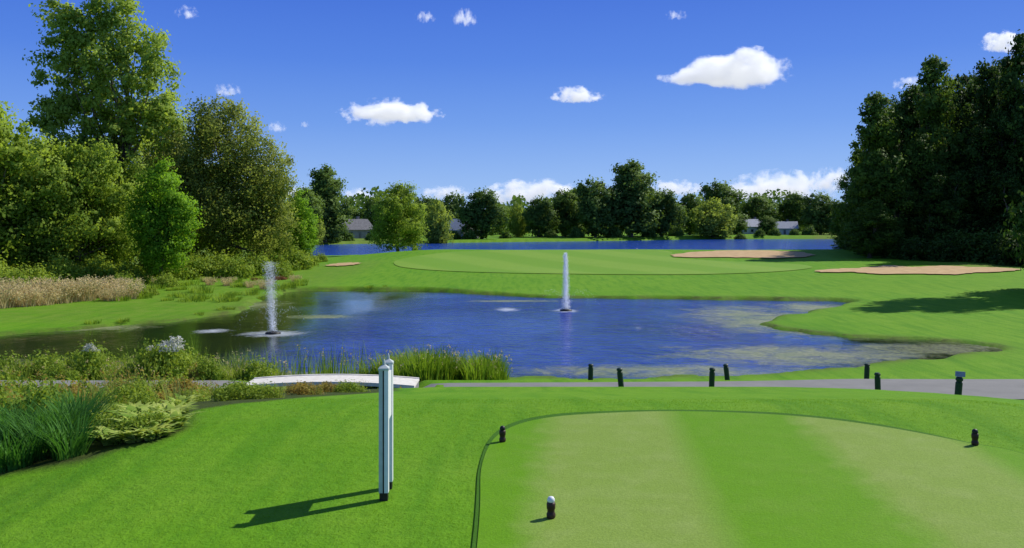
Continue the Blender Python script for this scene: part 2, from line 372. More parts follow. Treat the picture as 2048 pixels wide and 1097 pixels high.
# ------------------------------------------------------------ trees
def unit(a): return a/(np.linalg.norm(a,axis=1,keepdims=True)+1e-9)
def leaves(pos,nrm,size,asp,r):
    n=len(pos); nrm=unit(nrm)
    t_=unit(np.cross(nrm,r.normal(size=(n,3)))); b_=np.cross(nrm,t_); s=size[:,None]
    V=np.stack([pos-t_*s,pos-b_*s*asp+t_*s*0.15,pos+t_*s,pos+b_*s*asp+t_*s*0.15],1).reshape(-1,3)
    return V,np.arange(4*n).reshape(n,4)
def make_tree(name,mat,blobs,H,ncl,nlf,leaf,crad,seed,trunk_r,hang=0.0,limbs=18,bare=0.18):
    r=np.random.default_rng(seed); B=np.array(blobs,float)
    w=(B[:,3]*B[:,4]*B[:,5])**0.7; w/=w.sum()
    k=r.choice(len(B),ncl,p=w); d=unit(r.normal(size=(ncl,3)))
    rad=r.uniform(0,1,ncl)**0.42
    cen=B[k,:3]+d*rad[:,None]*B[k,3:6]
    cr=crad*r.uniform(0.5,1.35,ncl); ct=r.uniform(0,1,ncl)
    cnt=(nlf*r.uniform(0.5,1.4,ncl)).astype(int); ii=np.repeat(np.arange(ncl),cnt); n=len(ii)
    off=r.normal(size=(n,3))*np.array([0.5,0.5,0.36])
    if hang: off[:,2]-=np.abs(r.normal(size=n))*hang
    pos=cen[ii]+off*cr[ii][:,None]
    soft=unit(unit(off)*0.9+d[ii]*0.8+np.array([0,0,0.25])+r.normal(size=(n,3))*0.18)
    nr=unit(off+r.normal(size=(n,3))*0.6+np.array([0,0,0.25]))
    nr=np.where((nr*soft).sum(1,keepdims=True)<0,-nr,nr)
    sz=leaf*r.uniform(0.6,1.3,n)
    V,Fc=leaves(pos,nr,sz,0.6,r)
    tint=np.clip(0.75*ct[ii]+0.25*r.uniform(0,1,n),0,1)
    root=link(empty(name))
    link(mesh('crown',V,Fc,mat,False,np.repeat(tint,4),None,np.repeat(soft,4,axis=0)),root)
    TV,TF=[],[]
    top=H*0.86; zs=np.linspace(-0.5,top,12)
    wx=np.cumsum(r.normal(0,0.012*H,12)); wy=np.cumsum(r.normal(0,0.012*H,12)); wx-=wx[0]; wy-=wy[0]
    tr=np.stack([wx,wy,zs],1); RR=trunk_r*(1-zs/top*0.9)*(1+0.5*np.exp(-np.maximum(zs,0)/0.6)); RR=np.maximum(RR,trunk_r*0.06)
    tube(TV,TF,tr,RR,9)
    for j in r.choice(ncl,min(limbs,ncl),replace=False):
        c=cen[j]; z0=max(H*bare,c[2]*r.uniform(0.45,0.75)); z0=min(z0,top*0.9)
        s=np.array([np.interp(z0,zs,wx),np.interp(z0,zs,wy),z0]); m_=(s+c)/2+np.array([0,0,-0.05*H*r.uniform(0,1)])+r.normal(0,0.2,3)
        r0=np.interp(z0,zs,RR)*0.5; pp=[s*(1-a)**2+2*m_*a*(1-a)+c*a*a for a in np.linspace(0,1,6)]
        tube(TV,TF,pp,[r0*(1-0.85*a) for a in np.linspace(0,1,6)],5)
    link(mesh('trunk',TV,TF,M_trunk,True),root)
    return root
def place(root,used,X,Y,s=1.0,rot=None,sz=None,label=None,cat='tree',group=None,dz=0):
    o=root if not used[0] else dup(root); used[0]=True
    o.location=(X,Y,gz(X,Y)-0.05+dz); o.scale=(s,s,sz if sz else s)
    o.rotation_euler=(0,0,rng.uniform(0,6.28) if rot is None else rot)
    tag(o,label,cat,group); return o

cotton=make_tree('cottonwood_tree',M_cotton,[(0,0,21,3.2,3.2,5),(1.8,0,16,4.2,4,4.5),(-2.6,0,17.5,3.5,3.5,4.5),(4.0,0,19.5,2.6,2.6,3),(-1,0,11,5.2,5,4.5),(1.5,1,6.5,5.0,5,3.5),(-3.6,0,22.5,2,2,2.6),(0.5,0,25,1.8,1.8,2.4),(4.6,0,13.5,2.2,2.2,2.2),(-5,0,15,2,2,2)],27,560,90,0.18,0.95,3,0.5,limbs=46)
place(cotton,[False],*bearing(212,80),1.03,0.0,1.07,label="very tall cottonwood tree with an airy green crown",cat='tree')
olive=make_tree('willow_tree',M_olive,[(0,0,12,4,4,4.5),(-3.2,0,10,3.2,3.5,4.5),(3.3,0,9,3,3.5,4.5),(0,0,6.5,5.5,5,4.5),(4.2,0,5,2.6,3,3.5),(-1.5,0,15,2.4,2.4,2)],17,660,105,0.13,1.0,5,0.45,0.9,20)
u_=[False]
place(olive,u_,*bearing(450,84),1.05,0.0,label="broad olive green willow tree on the bank",cat='tree')
place(olive,u_,*bearing(335,96),1.02,2.0,label="olive green willow tree behind other trees",cat='tree')
maple=make_tree('maple_tree',M_maple,[(0,0,8.4,1.7,1.7,2.6),(-1.2,0,6,1.8,1.8,2.4),(1.2,0,5.6,1.8,1.8,2.6),(0,0,3.4,2.4,2.4,2.4)],11,300,80,0.13,0.7,8,0.22,0,14)
u_=[False]
place(maple,u_,*bearing(325,70),0.88,0.3,0.92,label="bright green young maple tree on the grass bank",cat='tree')
place(maple,u_,*bearing(598,98),0.8,1.2,label="small bright green maple tree by the lake",cat='tree')
mid=make_tree('ash_tree',M_ash,[(0,0,10,3,3,3),(-2.6,0,8,3,3,3.2),(2.8,0,7.5,3,3,3.4),(0,0,5,4.5,4,3.2),(1,0,11.5,2,2,1.8),(-3.6,0,3.6,2.2,2.2,2.4),(3.4,0,3.4,2.2,2.2,2.4)],13.5,440,92,0.15,0.9,13,0.3,0.35,20)
u_=[False]
for px,Y,s,lb in [(165,72,0.92,"leafy ash tree with a rounded crown"),(90,76,0.98,"leafy ash tree with a rounded crown"),(-25,68,1.12,"leafy ash tree with a rounded crown"),(245,78,0.85,"leafy ash tree with a rounded crown"),(-80,80,1.3,"leafy ash tree with a rounded crown"),(400,92,0.9,"leafy ash tree with a rounded crown"),(120,92,1.1,"leafy ash tree with a rounded crown"),(530,100,0.8,"leafy ash tree with a rounded crown"),(35,72,0.78,"leafy ash tree with a rounded crown")]:
    place(mid,u_,*bearing(px,Y),s,label=lb,cat='tree',group="trees on the bank beside the pond")
place(mid,u_,*bearing(798,139),0.92,0.9,label="rounded pale green tree standing alone at the lake edge",cat='tree')

# far shore trees
fr=[make_tree('lakeside_tree',M_far,[(0,0,13,6,6,6),(-4,0,9,4.5,4.5,5),(4,0,9.5,4.5,4.5,5),(0,0,5,7,6,4)],19,200,60,0.46,1.8,21,0.45,0,8),
    make_tree('lakeside_tree',M_far,[(0,0,18,5,5,6),(-2.5,0,12,5,5,6),(2.5,0,11,5.5,5,6),(0,0,6,6,6,5)],25,260,60,0.46,1.8,22,0.5,0,8),
    make_tree('pale_willow_tree',M_farw,[(0,0,9,6,6,5.5),(-4.5,0,7,4.5,4,5),(4.5,0,6.5,4.5,4,5),(0,0,4,7,6,3.5)],14.5,230,60,0.38,1.5,23,0.45,0.8,8)]
fu=[[False],[False],[False]]
HT=[19.5,24.5,15]
def far(px,Y,top,kind,wpx,lb=None,gr="trees along the lake shore"):
    X,Y=bearing(px,Y); z=gz(X,Y); h=CAMZ+(455-top)*Y/F-z
    wd={0:17,1:14,2:18}[kind]; s=wpx*Y/F/wd
    place(fr[kind],fu[kind],X,Y,s,None,h/HT[kind],lb or ["rounded dark green tree on the lake shore","tall oval green tree on the lake shore","pale green willow on the lake shore"][kind],'tree',gr)
for a in [(650,246,332,1,92),(612,236,372,0,84),(575,225,400,0,90),(625,232,425,2,60),(700,330,412,0,70),(752,330,395,0,60),(875,262,388,2,88),(905,330,385,0,70),(965,290,377,0,98),(1035,330,400,2,62),(1080,320,392,0,70),(1130,330,378,0,80),(1190,318,356,0,105),(1262,325,322,1,112),(1325,335,378,0,90),(1380,372,385,0,80),(1427,350,390,2,115),(1440,400,362,0,120),(1515,420,390,0,90),(1590,420,384,0,80),(1640,380,385,0,90),(1690,380,400,0,80),(1000,380,405,0,80),(850,380,392,0,80),(1160,345,375,0,90),(1290,350,372,0,90),(1535,370,432,0,50),(1475,375,428,0,60)]:
    far(*a)
# backing woodland
r=np.random.default_rng(5); n=32000
X=r.uniform(-330,420,n); Yb=430+r.uniform(0,70,n); hh=15+4*np.sin(X*0.06)+3*np.sin(X*0.17+2)+2.5*np.sin(X*0.41)
Z=height(X,Yb)+hh*r.uniform(0,1,n)**0.7
V,Fc=leaves(np.stack([X,Yb,Z],1),r.normal(size=(n,3)),r.uniform(0.8,1.7,n),0.7,r)
o=link(mesh('distant_woodland',V,Fc,M_far,False,np.repeat(r.uniform(0,0.8,n),4))); tag(o,"continuous belt of distant green woodland","woodland",None,'stuff')

# right hand dark wood
b1=[(0,0,15,2.8,2.8,4.2),(-2.8,0,11,2.6,2.8,3.2),(2.9,0,12.3,2.5,2.8,3),(0,0,7,4.6,4.6,4.5),(-3,0,4,3.4,3.5,3.2),(3,0,4,3.4,3.5,3.2),(-0.8,0,18.6,1.4,1.4,1.8)]
b2=[(0,0,16,2.3,2.4,3.6),(2.2,0,13,2.6,2.8,3.2),(-2.5,0,9.4,3,3.2,3.6),(0,0,5.5,4.6,4.6,4.5),(1.2,0,18.8,1.3,1.3,1.6),(3.6,0,8,2.4,2.6,2.8),(-1.8,0,14.5,1.6,1.6,1.8)]
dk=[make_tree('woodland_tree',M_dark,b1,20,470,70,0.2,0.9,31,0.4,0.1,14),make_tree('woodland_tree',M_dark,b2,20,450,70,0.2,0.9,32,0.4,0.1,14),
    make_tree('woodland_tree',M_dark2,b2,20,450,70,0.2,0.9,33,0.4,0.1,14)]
du=[[False],[False],[False]]
for i,(px,Y,top,kk) in enumerate([(1755,110,185,2),(1812,120,165,1),(1872,114,112,2),(1935,120,160,1),(2045,106,70,0),(1992,113,118,1),(1728,120,300,2),(1705,128,400,2),(1700,138,440,2),(2090,112,80,0),(1835,108,270,2),(1965,106,250,0),(1785,106,340,2),(1905,124,150,0),(2110,108,60,0),(2055,102,260,0),(1838,128,185,2),(2150,112,70,1),(1915,104,340,0),(2010,101,340,1),(1870,104,350,0),(1960,130,150,0),(2015,130,110,1),(1780,132,200,1),(1740,104,400,2)]):
    X,Y=bearing(px,Y); h=CAMZ+(455-top)*Y/F-gz(X,Y)
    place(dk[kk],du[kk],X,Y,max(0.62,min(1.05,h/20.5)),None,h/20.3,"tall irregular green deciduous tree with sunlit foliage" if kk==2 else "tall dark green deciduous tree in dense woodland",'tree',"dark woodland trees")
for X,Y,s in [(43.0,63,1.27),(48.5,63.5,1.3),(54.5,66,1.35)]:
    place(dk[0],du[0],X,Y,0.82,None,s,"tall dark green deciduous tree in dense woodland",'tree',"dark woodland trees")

# shrubs
def make_shrub(name,mat,w,h,ncl,nlf,leaf,seed):
    r=np.random.default_rng(seed); d=r.normal(size=(ncl,3)); d/=np.linalg.norm(d,axis=1,keepdims=True); d[:,2]=np.abs(d[:,2])
    cen=d*(r.uniform(0.2,1,ncl)**0.4)[:,None]*np.array([w/2,w/2,h*0.85]); cr=w*0.13
    ii=np.repeat(np.arange(ncl),nlf); off=r.normal(size=(len(ii),3))*0.6; pos=cen[ii]+off*cr; pos[:,2]=np.maximum(pos[:,2],0.02)
    V,Fc=leaves(pos,off+r.normal(size=off.shape)*0.5+[0,0,0.3],leaf*r.uniform(0.6,1.3,len(ii)),0.6,r)
    ti=np.clip(0.5*r.uniform(0,1,ncl)[ii]+0.5*r.uniform(0,1,len(ii)),0,1)
    return link(mesh(name,V,Fc,mat,False,np.repeat(ti,4)))
def put(o,used,X,Y,s,label,cat,group,sz=None,dz=0):
    q=o if not used[0] else o.copy()
    if used[0]: C.objects.link(q)
    used[0]=True
    q.location=(X,Y,gz(X,Y)-0.02+dz); q.scale=(s,s,sz or s); q.rotation_euler=(0,0,rng.uniform(0,6.28)); tag(q,label,cat,group); return q
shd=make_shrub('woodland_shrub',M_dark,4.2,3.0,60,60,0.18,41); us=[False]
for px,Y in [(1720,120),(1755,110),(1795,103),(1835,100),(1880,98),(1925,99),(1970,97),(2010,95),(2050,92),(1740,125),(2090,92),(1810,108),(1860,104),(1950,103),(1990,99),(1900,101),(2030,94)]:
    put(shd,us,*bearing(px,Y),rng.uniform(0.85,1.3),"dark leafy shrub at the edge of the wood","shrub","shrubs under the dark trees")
shl=make_shrub('bank_shrub',M_shrub,3.6,2.4,60,66,0.12,42); us=[False]
for px,Y,s in [(15,60,0.8),(60,63,0.9),(110,66,1.1),(150,68,0.7),(205,70,1.1),(262,70,0.8),(350,74,0.8),(385,76,1.0),(430,78,1.1),(470,76,0.9),(510,80,1.0),(545,84,0.9),(585,90,1.1),(610,97,0.8),(300,78,0.9),(560,76,0.6),(-30,62,1.2),(640,105,0.5),(270,58,0.45),(300,60,0.3),(330,66,0.5),(250,64,0.6)]:
    put(shl,us,*bearing(px,Y),s,"loose green shrub on the pond bank","shrub","shrubs on the pond bank")
shf=make_shrub('lakeside_shrub',M_far,6,4,50,40,0.35,43); us=[False]
for px,Y,s in [(660,250,1),(690,262,.8),(745,270,.7),(905,285,.8),(940,284,.8),(1010,300,.7),(1100,318,.8),(1150,312,1),(1225,318,1.1),(1300,330,1),(1350,345,1),(1480,352,.8),(1520,358,.7),(1550,362,.8),(1590,364,.7),(1620,366,1)]:
    put(shf,us,*bearing(px,Y),s,"rounded green shrub on the lake shore","shrub","shrubs along the lake shore")

# ------------------------------------------------------------ blade plants
def blades(name,mat,n,H,spread,width,seed,bend=0.5,wide=False,heads=None):
    r=np.random.default_rng(seed); V=[];Fc=[];T=[];mi=[]
    for k in range(n):
        a=r.uniform(0,6.28); rr=spread*math.sqrt(r.uniform(0,1)); bx,by=rr*math.cos(a),rr*math.sin(a)
        a2=a+r.normal(0,0.5); h=H*r.uniform(0.5,1.05); bd=bend*h*r.uniform(0.3,1.2); tn=r.uniform(0,1); w=width*r.uniform(0.7,1.2)
        sx,sy=-math.sin(a2),math.cos(a2); b=len(V); S=6
        for i in range(S):
            q=i/(S-1); out=bd*q**1.8; z=h*(q-(0.35 if wide else 0.15)*bend*q**3)
            ww=w*(math.sin(math.pi*(0.12+0.88*q)) if wide else (1-q)**0.7+0.05)/2
            cx,cy=bx+math.cos(a2)*out,by+math.sin(a2)*out
            V+=[(cx-sx*ww,cy-sy*ww,z),(cx+sx*ww,cy+sy*ww,z)]
            T+=[min(1,max(0,tn*0.7+r.uniform(0,0.3)))]*2
        for i in range(S-1): Fc.append((b+2*i,b+2*i+1,b+2*i+3,b+2*i+2)); mi.append(0)
        if heads and r.uniform()<heads[1]:
            tipx,tipy,tz=V[-1]; 
            for m in range(heads[3]):
                c=np.array([tipx,tipy,tz])+r.normal(size=3)*heads[2]; b=len(V); s=heads[4]
                q1=r.normal(size=3); q1/=np.linalg.norm(q1); q2=np.cross(q1,r.normal(size=3)); q2/=np.linalg.norm(q2)+1e-9
                V+=[tuple(c-q1*s),tuple(c-q2*s),tuple(c+q1*s),tuple(c+q2*s)]; T+=[r.uniform()]*4; Fc.append((b,b+1,b+2,b+3)); mi.append(1)
    mats=[mat]+([heads[0]] if heads else [])
    return link(mesh(name,V,Fc,mats,False,T,mi))
grn=make_shrub('low_green_shrub',M_shrub,1.0,0.55,52,32,0.035,58); ug=[False]
ora=make_shrub('rust_leaved_shrub',M_orange,0.9,0.5,46,30,0.035,57); uo=[False]
reed=blades('reed_clump',M_reed,110,0.95,0.42,0.034,51,0.5,False,(M_tan,0.04,0.02,4,0.02)); us=[False]
for k in range(62):
    px=rng.uniform(800,1005) if k>18 else rng.uniform(722,800); Y=rng.uniform(24.0,26.6); X,Y=bearing(px,Y)
    if X<-3.0 and px>800: X=-3.0-0.2*rng.uniform()
    if px<=800: X=-4.6+1.6*rng.uniform(); Y=26.3+0.5*rng.uniform()
    s=rng.uniform(0.6,1.2)*(1.15 if 830<px<900 else (0.8 if px>985 else 0.95))
    put(reed,us,X,Y,s,"clump of tall green reeds at the water's edge","reeds","reeds beside the pond",None,max(0,WZ-gz(X,Y))*0.9)
cat=blades('cattail_clump',M_reed,22,1.35,0.55,0.026,64,0.22,False,(M_tan,0.25,0.02,5,0.02)); uc=[False]
for k in range(34):
    px=rng.uniform(230,760); Y=rng.uniform(26.2,28.2); X,Y=bearing(px,Y)
    put(cat,uc,X,Y,rng.uniform(0.6,1.1),"sparse upright cattail stems in the shallows","cattails","cattails in the shallows",None,max(0,WZ-gz(X,Y))*0.9)
reed2=blades('marsh_grass_clump',foliage('marsh grass leaf',(0.12,0.2,0.02),(0.34,0.42,0.08),0.45),60,0.75,0.5,0.03,52,0.7,False,(M_tan,0.12,0.03,5,0.02)); us=[False]
for k in range(80):
    X,Y=bearing(rng.uniform(-40,700),rng.uniform(23.2,27.4)); 
    if -6.6<X<-3.0 and Y<25.8: continue
    put(reed2,us,X,Y,rng.uniform(0.4,1.2)*(0.8 if X>-7.5 else 1),"clump of yellowish green marsh grass","marsh grass","marsh grasses beside the pond")
for k in range(48):
    X,Y=bearing(rng.uniform(-40,520),rng.uniform(23.1,26.2))
    if -6.8<X<-3.0: continue
    s=rng.uniform(0.5,1.3); c=rng.uniform()
    if c<0.75: put(grn,ug,X,Y,s,"leafy green shrub among marsh grass","shrub","green shrubs beside the pond",s*rng.uniform(0.9,1.5))
    else: put(ora,uo,X,Y,s*0.8,"low shrub with rust and olive leaves","shrub","rust leaved shrubs in the garden bed",s)
tan=blades('plume_grass_clump',M_tan,150,1.25,0.7,0.05,53,0.6,False,(M_tan,0.6,0.12,8,0.05)); us=[False]
for px in np.arange(-40,272,9):
    X,Y=bearing(px+rng.uniform(-4,4),50.5+6*rng.uniform()+px*0.02); put(tan,us,X,Y,rng.uniform(0.5,1.15),"clump of tan dry plume grass on the bank","ornamental grass","dry plume grasses on the bank")
for px in (290,318,420,455,500,530,590):
    X,Y=bearing(px,64+8*rng.uniform()); put(tan,us,X,Y,rng.uniform(0.4,0.7),"clump of tan dry plume grass on the bank","ornamental grass","dry plume grasses on the bank")
bk=blades('bank_grass_tuft',foliage('bank grass leaf',(0.13,0.25,0.015),(0.28,0.40,0.05),0.45),90,0.5,0.6,0.05,63,0.7); ub_=[False]
for k in range(80):
    px=rng.uniform(240,610); Y=rng.uniform(54,75); X,Y=bearing(px,Y)
    if float(sdist(np.array([X]),np.array([Y]),pond)[0])<0.6: continue
    put(bk,ub_,X,Y,rng.uniform(0.5,1.3),"rough green grass tuft on the bank","grass tuft","rough grass tufts on the bank")
for k in range(46):
    i=int(rng.integers(0,len(pond))); X,Y=pond[i]
    if X>-9 or Y<36: continue
    put(bk,ub_,X-rng.uniform(0.1,0.7),Y+rng.uniform(0.1,0.8),rng.uniform(0.3,0.7),"rough green grass tuft on the bank","grass tuft","rough grass tufts on the bank")
redf=make_shrub('red_flower_bed_plant',M_red,1.5,0.4,60,26,0.06,54); us=[False]
for px,Y in [(420,71),(455,72),(510,73),(560,74)]:
    put(redf,us,*bearing(px,Y),rng.uniform(0.5,0.8),"low mound of dull red flowers","flowers","red flower mounds")
day=blades('daylily_clump',M_daylily,150,0.50,0.16,0.022,55,0.75); us=[False]
def inreg(x0,x1,y0,y1,n):
    for _ in range(n): yield G(rng.uniform(x0,x1),rng.uniform(y0,y1))
def bedok(X,Y,m=0.12): return float(sdist(np.array([X]),np.array([Y]),bedpoly)[0])<-m
for X,Y,Z in list(inreg(-80,170,875,938,30))+list(inreg(-60,170,840,880,10)):
    if bedok(X,Y,0.18): put(day,us,X,Y,rng.uniform(0.6,1.0),"dense clump of dark green strap leaves","plant","strap leaved plants in the garden bed")
hos=blades('hosta_plant',M_hosta,60,0.24,0.07,0.075,56,1.1,True); us=[False]
for X,Y,Z in list(inreg(190,390,830,890,46))+list(inreg(-40,130,800,830,14))+list(inreg(210,390,812,835,14)):
    if bedok(X,Y,0.10): put(hos,us,X,Y,rng.uniform(0.5,1.1),"pale variegated hosta with broad leaves","plant","hostas in the garden bed")
for X,Y,Z in inreg(200,390,815,880,14):
    if bedok(X,Y,0.2): put(grn,ug,X,Y,rng.uniform(0.25,0.45),"low leafy green shrub","shrub","green shrubs in the garden bed")
wil=blades('tall_weed_clump',foliage('weed leaf',(0.13,0.2,0.03),(0.38,0.43,0.11),0.45),70,0.75,0.35,0.02,59,0.5,False,(M_orange,0.3,0.03,6,0.018)); uw=[False]
for k in range(300):
    X=rng.uniform(-13,-2.4); Y=rng.uniform(8.6,20.4)
    px=1024+F*X/Y
    if px<-60 or not bedok(X,Y,0.2) or gz(X,Y)<WZ+0.05: continue
    tgt=rng.uniform(742,792) if px<400 else (rng.uniform(754,790) if px<485 else 780)
    zt=CAMZ-(tgt-455)/F*Y-gz(X,Y)
    hmax=min(1.15,max(0.2,zt)); c=rng.uniform()
    if c<0.2: put(ora,uo,X,Y,min(1.0,0.5+hmax*0.5)*rng.uniform(0.6,1),"low shrub with rust and olive leaves","shrub","rust leaved shrubs in the garden bed",hmax/0.55)
    elif c<0.62: put(grn,ug,X,Y,min(1.0,0.5+hmax*0.5)*rng.uniform(0.6,1),"low leafy green shrub","shrub","green shrubs in the garden bed",hmax/0.6)
    else: put(wil,uw,X,Y,hmax/0.75*rng.uniform(0.8,1.1),"wispy clump of flowering weeds","plant","weeds in the garden bed")
hyd=make_shrub('white_flowering_shrub',M_white,0.7,0.5,40,12,0.04,60); uh=[False]
for px,Y,s in [(345,23.6,0.9),(182,24.0,0.55),(322,23.9,0.5),(300,23.4,0.3)]:
    X,Y=bearing(px,Y); put(grn,ug,X,Y,1.2,"leafy green shrub among marsh grass","shrub","green shrubs beside the pond",1.9); put(hyd,uh,X,Y,s,"shrub covered in white flower heads","shrub",None,None,0.85)

# ------------------------------------------------------------ footbridge
br=link(empty('footbridge',(-4.68,22.15,-2.34))); tag(br,"low arched white timber footbridge over a stream","footbridge")
def arch(y0,y1,zt,zb,L=2.2,rise=0.10,n=24):
    V=[];Fc=[]
    for i in range(n+1):
        q=-1+2*i/n; x_=q*L; z=rise*(1-q*q)
        V+=[(x_,y0,z+zb),(x_,y1,z+zb),(x_,y1,z+zt),(x_,y0,z+zt)]
    for i in range(n):
        a=4*i
        for j in range(4): Fc.append((a+j,a+(j+1)%4,a+4+(j+1)%4,a+4+j))
    Fc+=[(3,2,1,0),(4*n,4*n+1,4*n+2,4*n+3)]
    return V,Fc
V,Fc=arch(-0.5,0.5,0.05,0.0); link(mesh('deck',V,Fc,M_deck),br)
for yy in (-0.58,0.503):
    V,Fc=arch(yy,yy+0.077,0.07,-0.02); link(mesh('side_beam',V,Fc,M_deck),br)
for xx in (-2.2,2.0):
    V,Fc=[],[]; box(V,Fc,xx,xx+0.2,-0.48,0.48,-0.9,-0.01); link(mesh('abutment',V,Fc,M_wallg),br)

# ------------------------------------------------------------ bollards
def post_mesh(name,h,w,mat):
    V,Fc=[],[]; lathe(V,Fc,[(w,-0.1),(w,0.0),(w,h*0.82),(w*0.8,h*0.84),(w*0.8,h*0.87),(w*1.05,h*0.89),(w*1.05,h*0.95),(w*0.7,h)],12); return mesh(name,V,Fc,mat)
bp=post_mesh('bollard',0.45,0.07,M_bollard); ub=False
for px,Y,tilt,h in [(1181,23.35,0.02,1.05),(1243,16.9,-0.1,1.0),(1423,16.9,0.03,1.0),(1455,23.4,-0.12,1.05),(1733,23.6,0.03,1.1),(1756,16.9,-0.04,1.0)]:
    o=bp if not ub else bp.copy(); ub=True; C.objects.link(o); X,Y=bearing(px,Y); o.location=(X,Y,gz(X,Y)-0.02); o.rotation_euler=(0.03,tilt,0); o.scale=(1 if Y>20 else 0.8,)*2+(h,)
    tag(o,"dark green wooden bollard beside the cart path","bollard","bollards along the cart path")
X,Y=bearing(1914,18.0); e=link(empty('sign_post',(X,Y,gz(X,Y)))); tag(e,"short dark post topped with a lavender sign plate","sign post"); e.rotation_euler=(0,0.08,0)
o=link(post_mesh('post',0.68,0.07,M_bollard),e)
V,Fc=[],[]; box(V,Fc,-0.10,0.10,-0.015,0.015,-0.055,0.055); o=link(mesh('sign_plate',V,Fc,M_lav),e); o.location=(0.0,-0.02,0.74); o.rotation_euler=(-0.1,0,0)

# ------------------------------------------------------------ tee markers
def marker(px,py,white,lb):
    X,Y,Z=G(px,py); e=link(empty('tee_marker',(X,Y,0.018))); tag(e,lb,"tee marker",None if white else "dark tee markers")
    V,Fc=[],[]; lathe(V,Fc,[(0.022,0),(0.027,0.01),(0.027,0.028),(0.022,0.035),(0.022,0.05),(0.026,0.058),(0.027,0.085),(0.023,0.095)],18); link(mesh('post',V,Fc,M_brown,True),e)
    V,Fc=[],[]; lathe(V,Fc,[(0.018,0.0955),(0.023,0.103),(0.022,0.115),(0.015,0.126),(0.004,0.13)],18); link(mesh('cap',V,Fc,M_postwhite if white else M_black,True),e)
marker(1102,1043,True,"dark turned tee marker with a white cap"); marker(1005,890,False,"small dark tee marker on the mown turf"); marker(1950,896,False,"small dark tee marker on the mown turf")

# ------------------------------------------------------------ tee sign
X0,Y0,_=G(768,1000)
sg=link(empty('tee_sign',(X0,Y0,0))); tag(sg,"narrow grey two post tee sign seen edge on","sign"); sg.rotation_euler=(0,0,0.03)
for yy in (0,0.24):
    pst=link(empty('post',(0,yy,0)),sg)
    V,Fc=[],[]; box(V,Fc,-0.030,-0.006,-0.027,0.027,0.05,0.835); link(mesh('slat',V,Fc,M_postgrey),pst)
    V,Fc=[],[]; box(V,Fc,0.004,0.030,-0.027,0.027,0.05,0.835); link(mesh('slat',V,Fc,M_postwhite),pst)
    V,Fc=[],[]; box(V,Fc,-0.0055,0.0035,-0.018,0.018,0.05,0.835); link(mesh('core',V,Fc,M_black),pst)
    V,Fc=[],[]
    for r_,z in [(0.034,0.8355),(0.034,0.848),(0.008,0.868)]: V+=[(-r_,-r_,z),(r_,-r_,z),(r_,r_,z),(-r_,r_,z)]
    for i in range(2):
        for j in range(4): Fc.append((i*4+j,i*4+(j+1)%4,i*4+4+(j+1)%4,i*4+4+j))
    Fc+=[(3,2,1,0),(8,9,10,11)]; link(mesh('post_cap',V,Fc,M_postgrey),pst)
    V,Fc=[],[]; box(V,Fc,-0.026,0.026,-0.026,0.026,-0.02,0.049); link(mesh('foot',V,Fc,M_black),pst)
    V,Fc=[],[]; lathe(V,Fc,[(0.009,0.8685),(0.008,0.884),(0.005,0.896),(0.002,0.905)],12); link(mesh('finial',V,Fc,M_postgrey,True),pst)
V,Fc=[],[]; box(V,Fc,-0.010,0.024,0.030,0.210,0.50,0.80); link(mesh('panel',V,Fc,M_postwhite),sg)

# ------------------------------------------------------------ fountains
def fountain(loc,Hc,s0,s1,lean,arc,seed,lb,nd,lo,hi):
    r=np.random.default_rng(seed); e=link(empty('fountain',(loc[0],loc[1],WZ))); tag(e,lb,"fountain",)
    V,Fc=[],[]; lathe(V,Fc,[(0.32,-0.1),(0.36,0.0),(0.34,0.07),(0.15,0.1),(0.08,0.14)],20); link(mesh('float',V,Fc,M_black,True),e)
    n=nd; q=r.uniform(0,1,n)**1.15; sig=s0+(s1-s0)*q
    pos=np.stack([r.normal(size=n)*sig-lean*q*r.uniform(0,1,n),r.normal(size=n)*sig,q*Hc+r.normal(size=n)*0.05],1); pos[:,2]=np.abs(pos[:,2])+0.06
    V,Fq_=leaves(pos,r.normal(size=(n,3)),r.uniform(lo,hi,n),0.5,r); link(mesh('water_jet',V,Fq_,M_spray),e)
    n=520; k=r.integers(0,8,n); a=k*0.785+r.normal(0,0.05,n); q=r.uniform(0,1,n)
    x_=arc*q*(0.95+0.1*r.uniform(size=n)); z=4*Hc*0.34*q*(1-q)+0.08+r.normal(0,0.03,n)
    V,Fq_=leaves(np.stack([x_*np.cos(a),x_*np.sin(a),np.abs(z)],1),r.normal(size=(n,3)),r.uniform(0.006,0.018,n),0.5,r); link(mesh('spray_arc',V,Fq_,M_spray),e)
fountain(f1,3.35,0.115,0.06,0.05,2.1,71,"tall narrow white fountain jet on the pond",6500,0.010,0.032)
fountain(f2,3.25,0.09,0.13,0.35,1.8,72,"misty white fountain plume on the pond",6500,0.008,0.024)

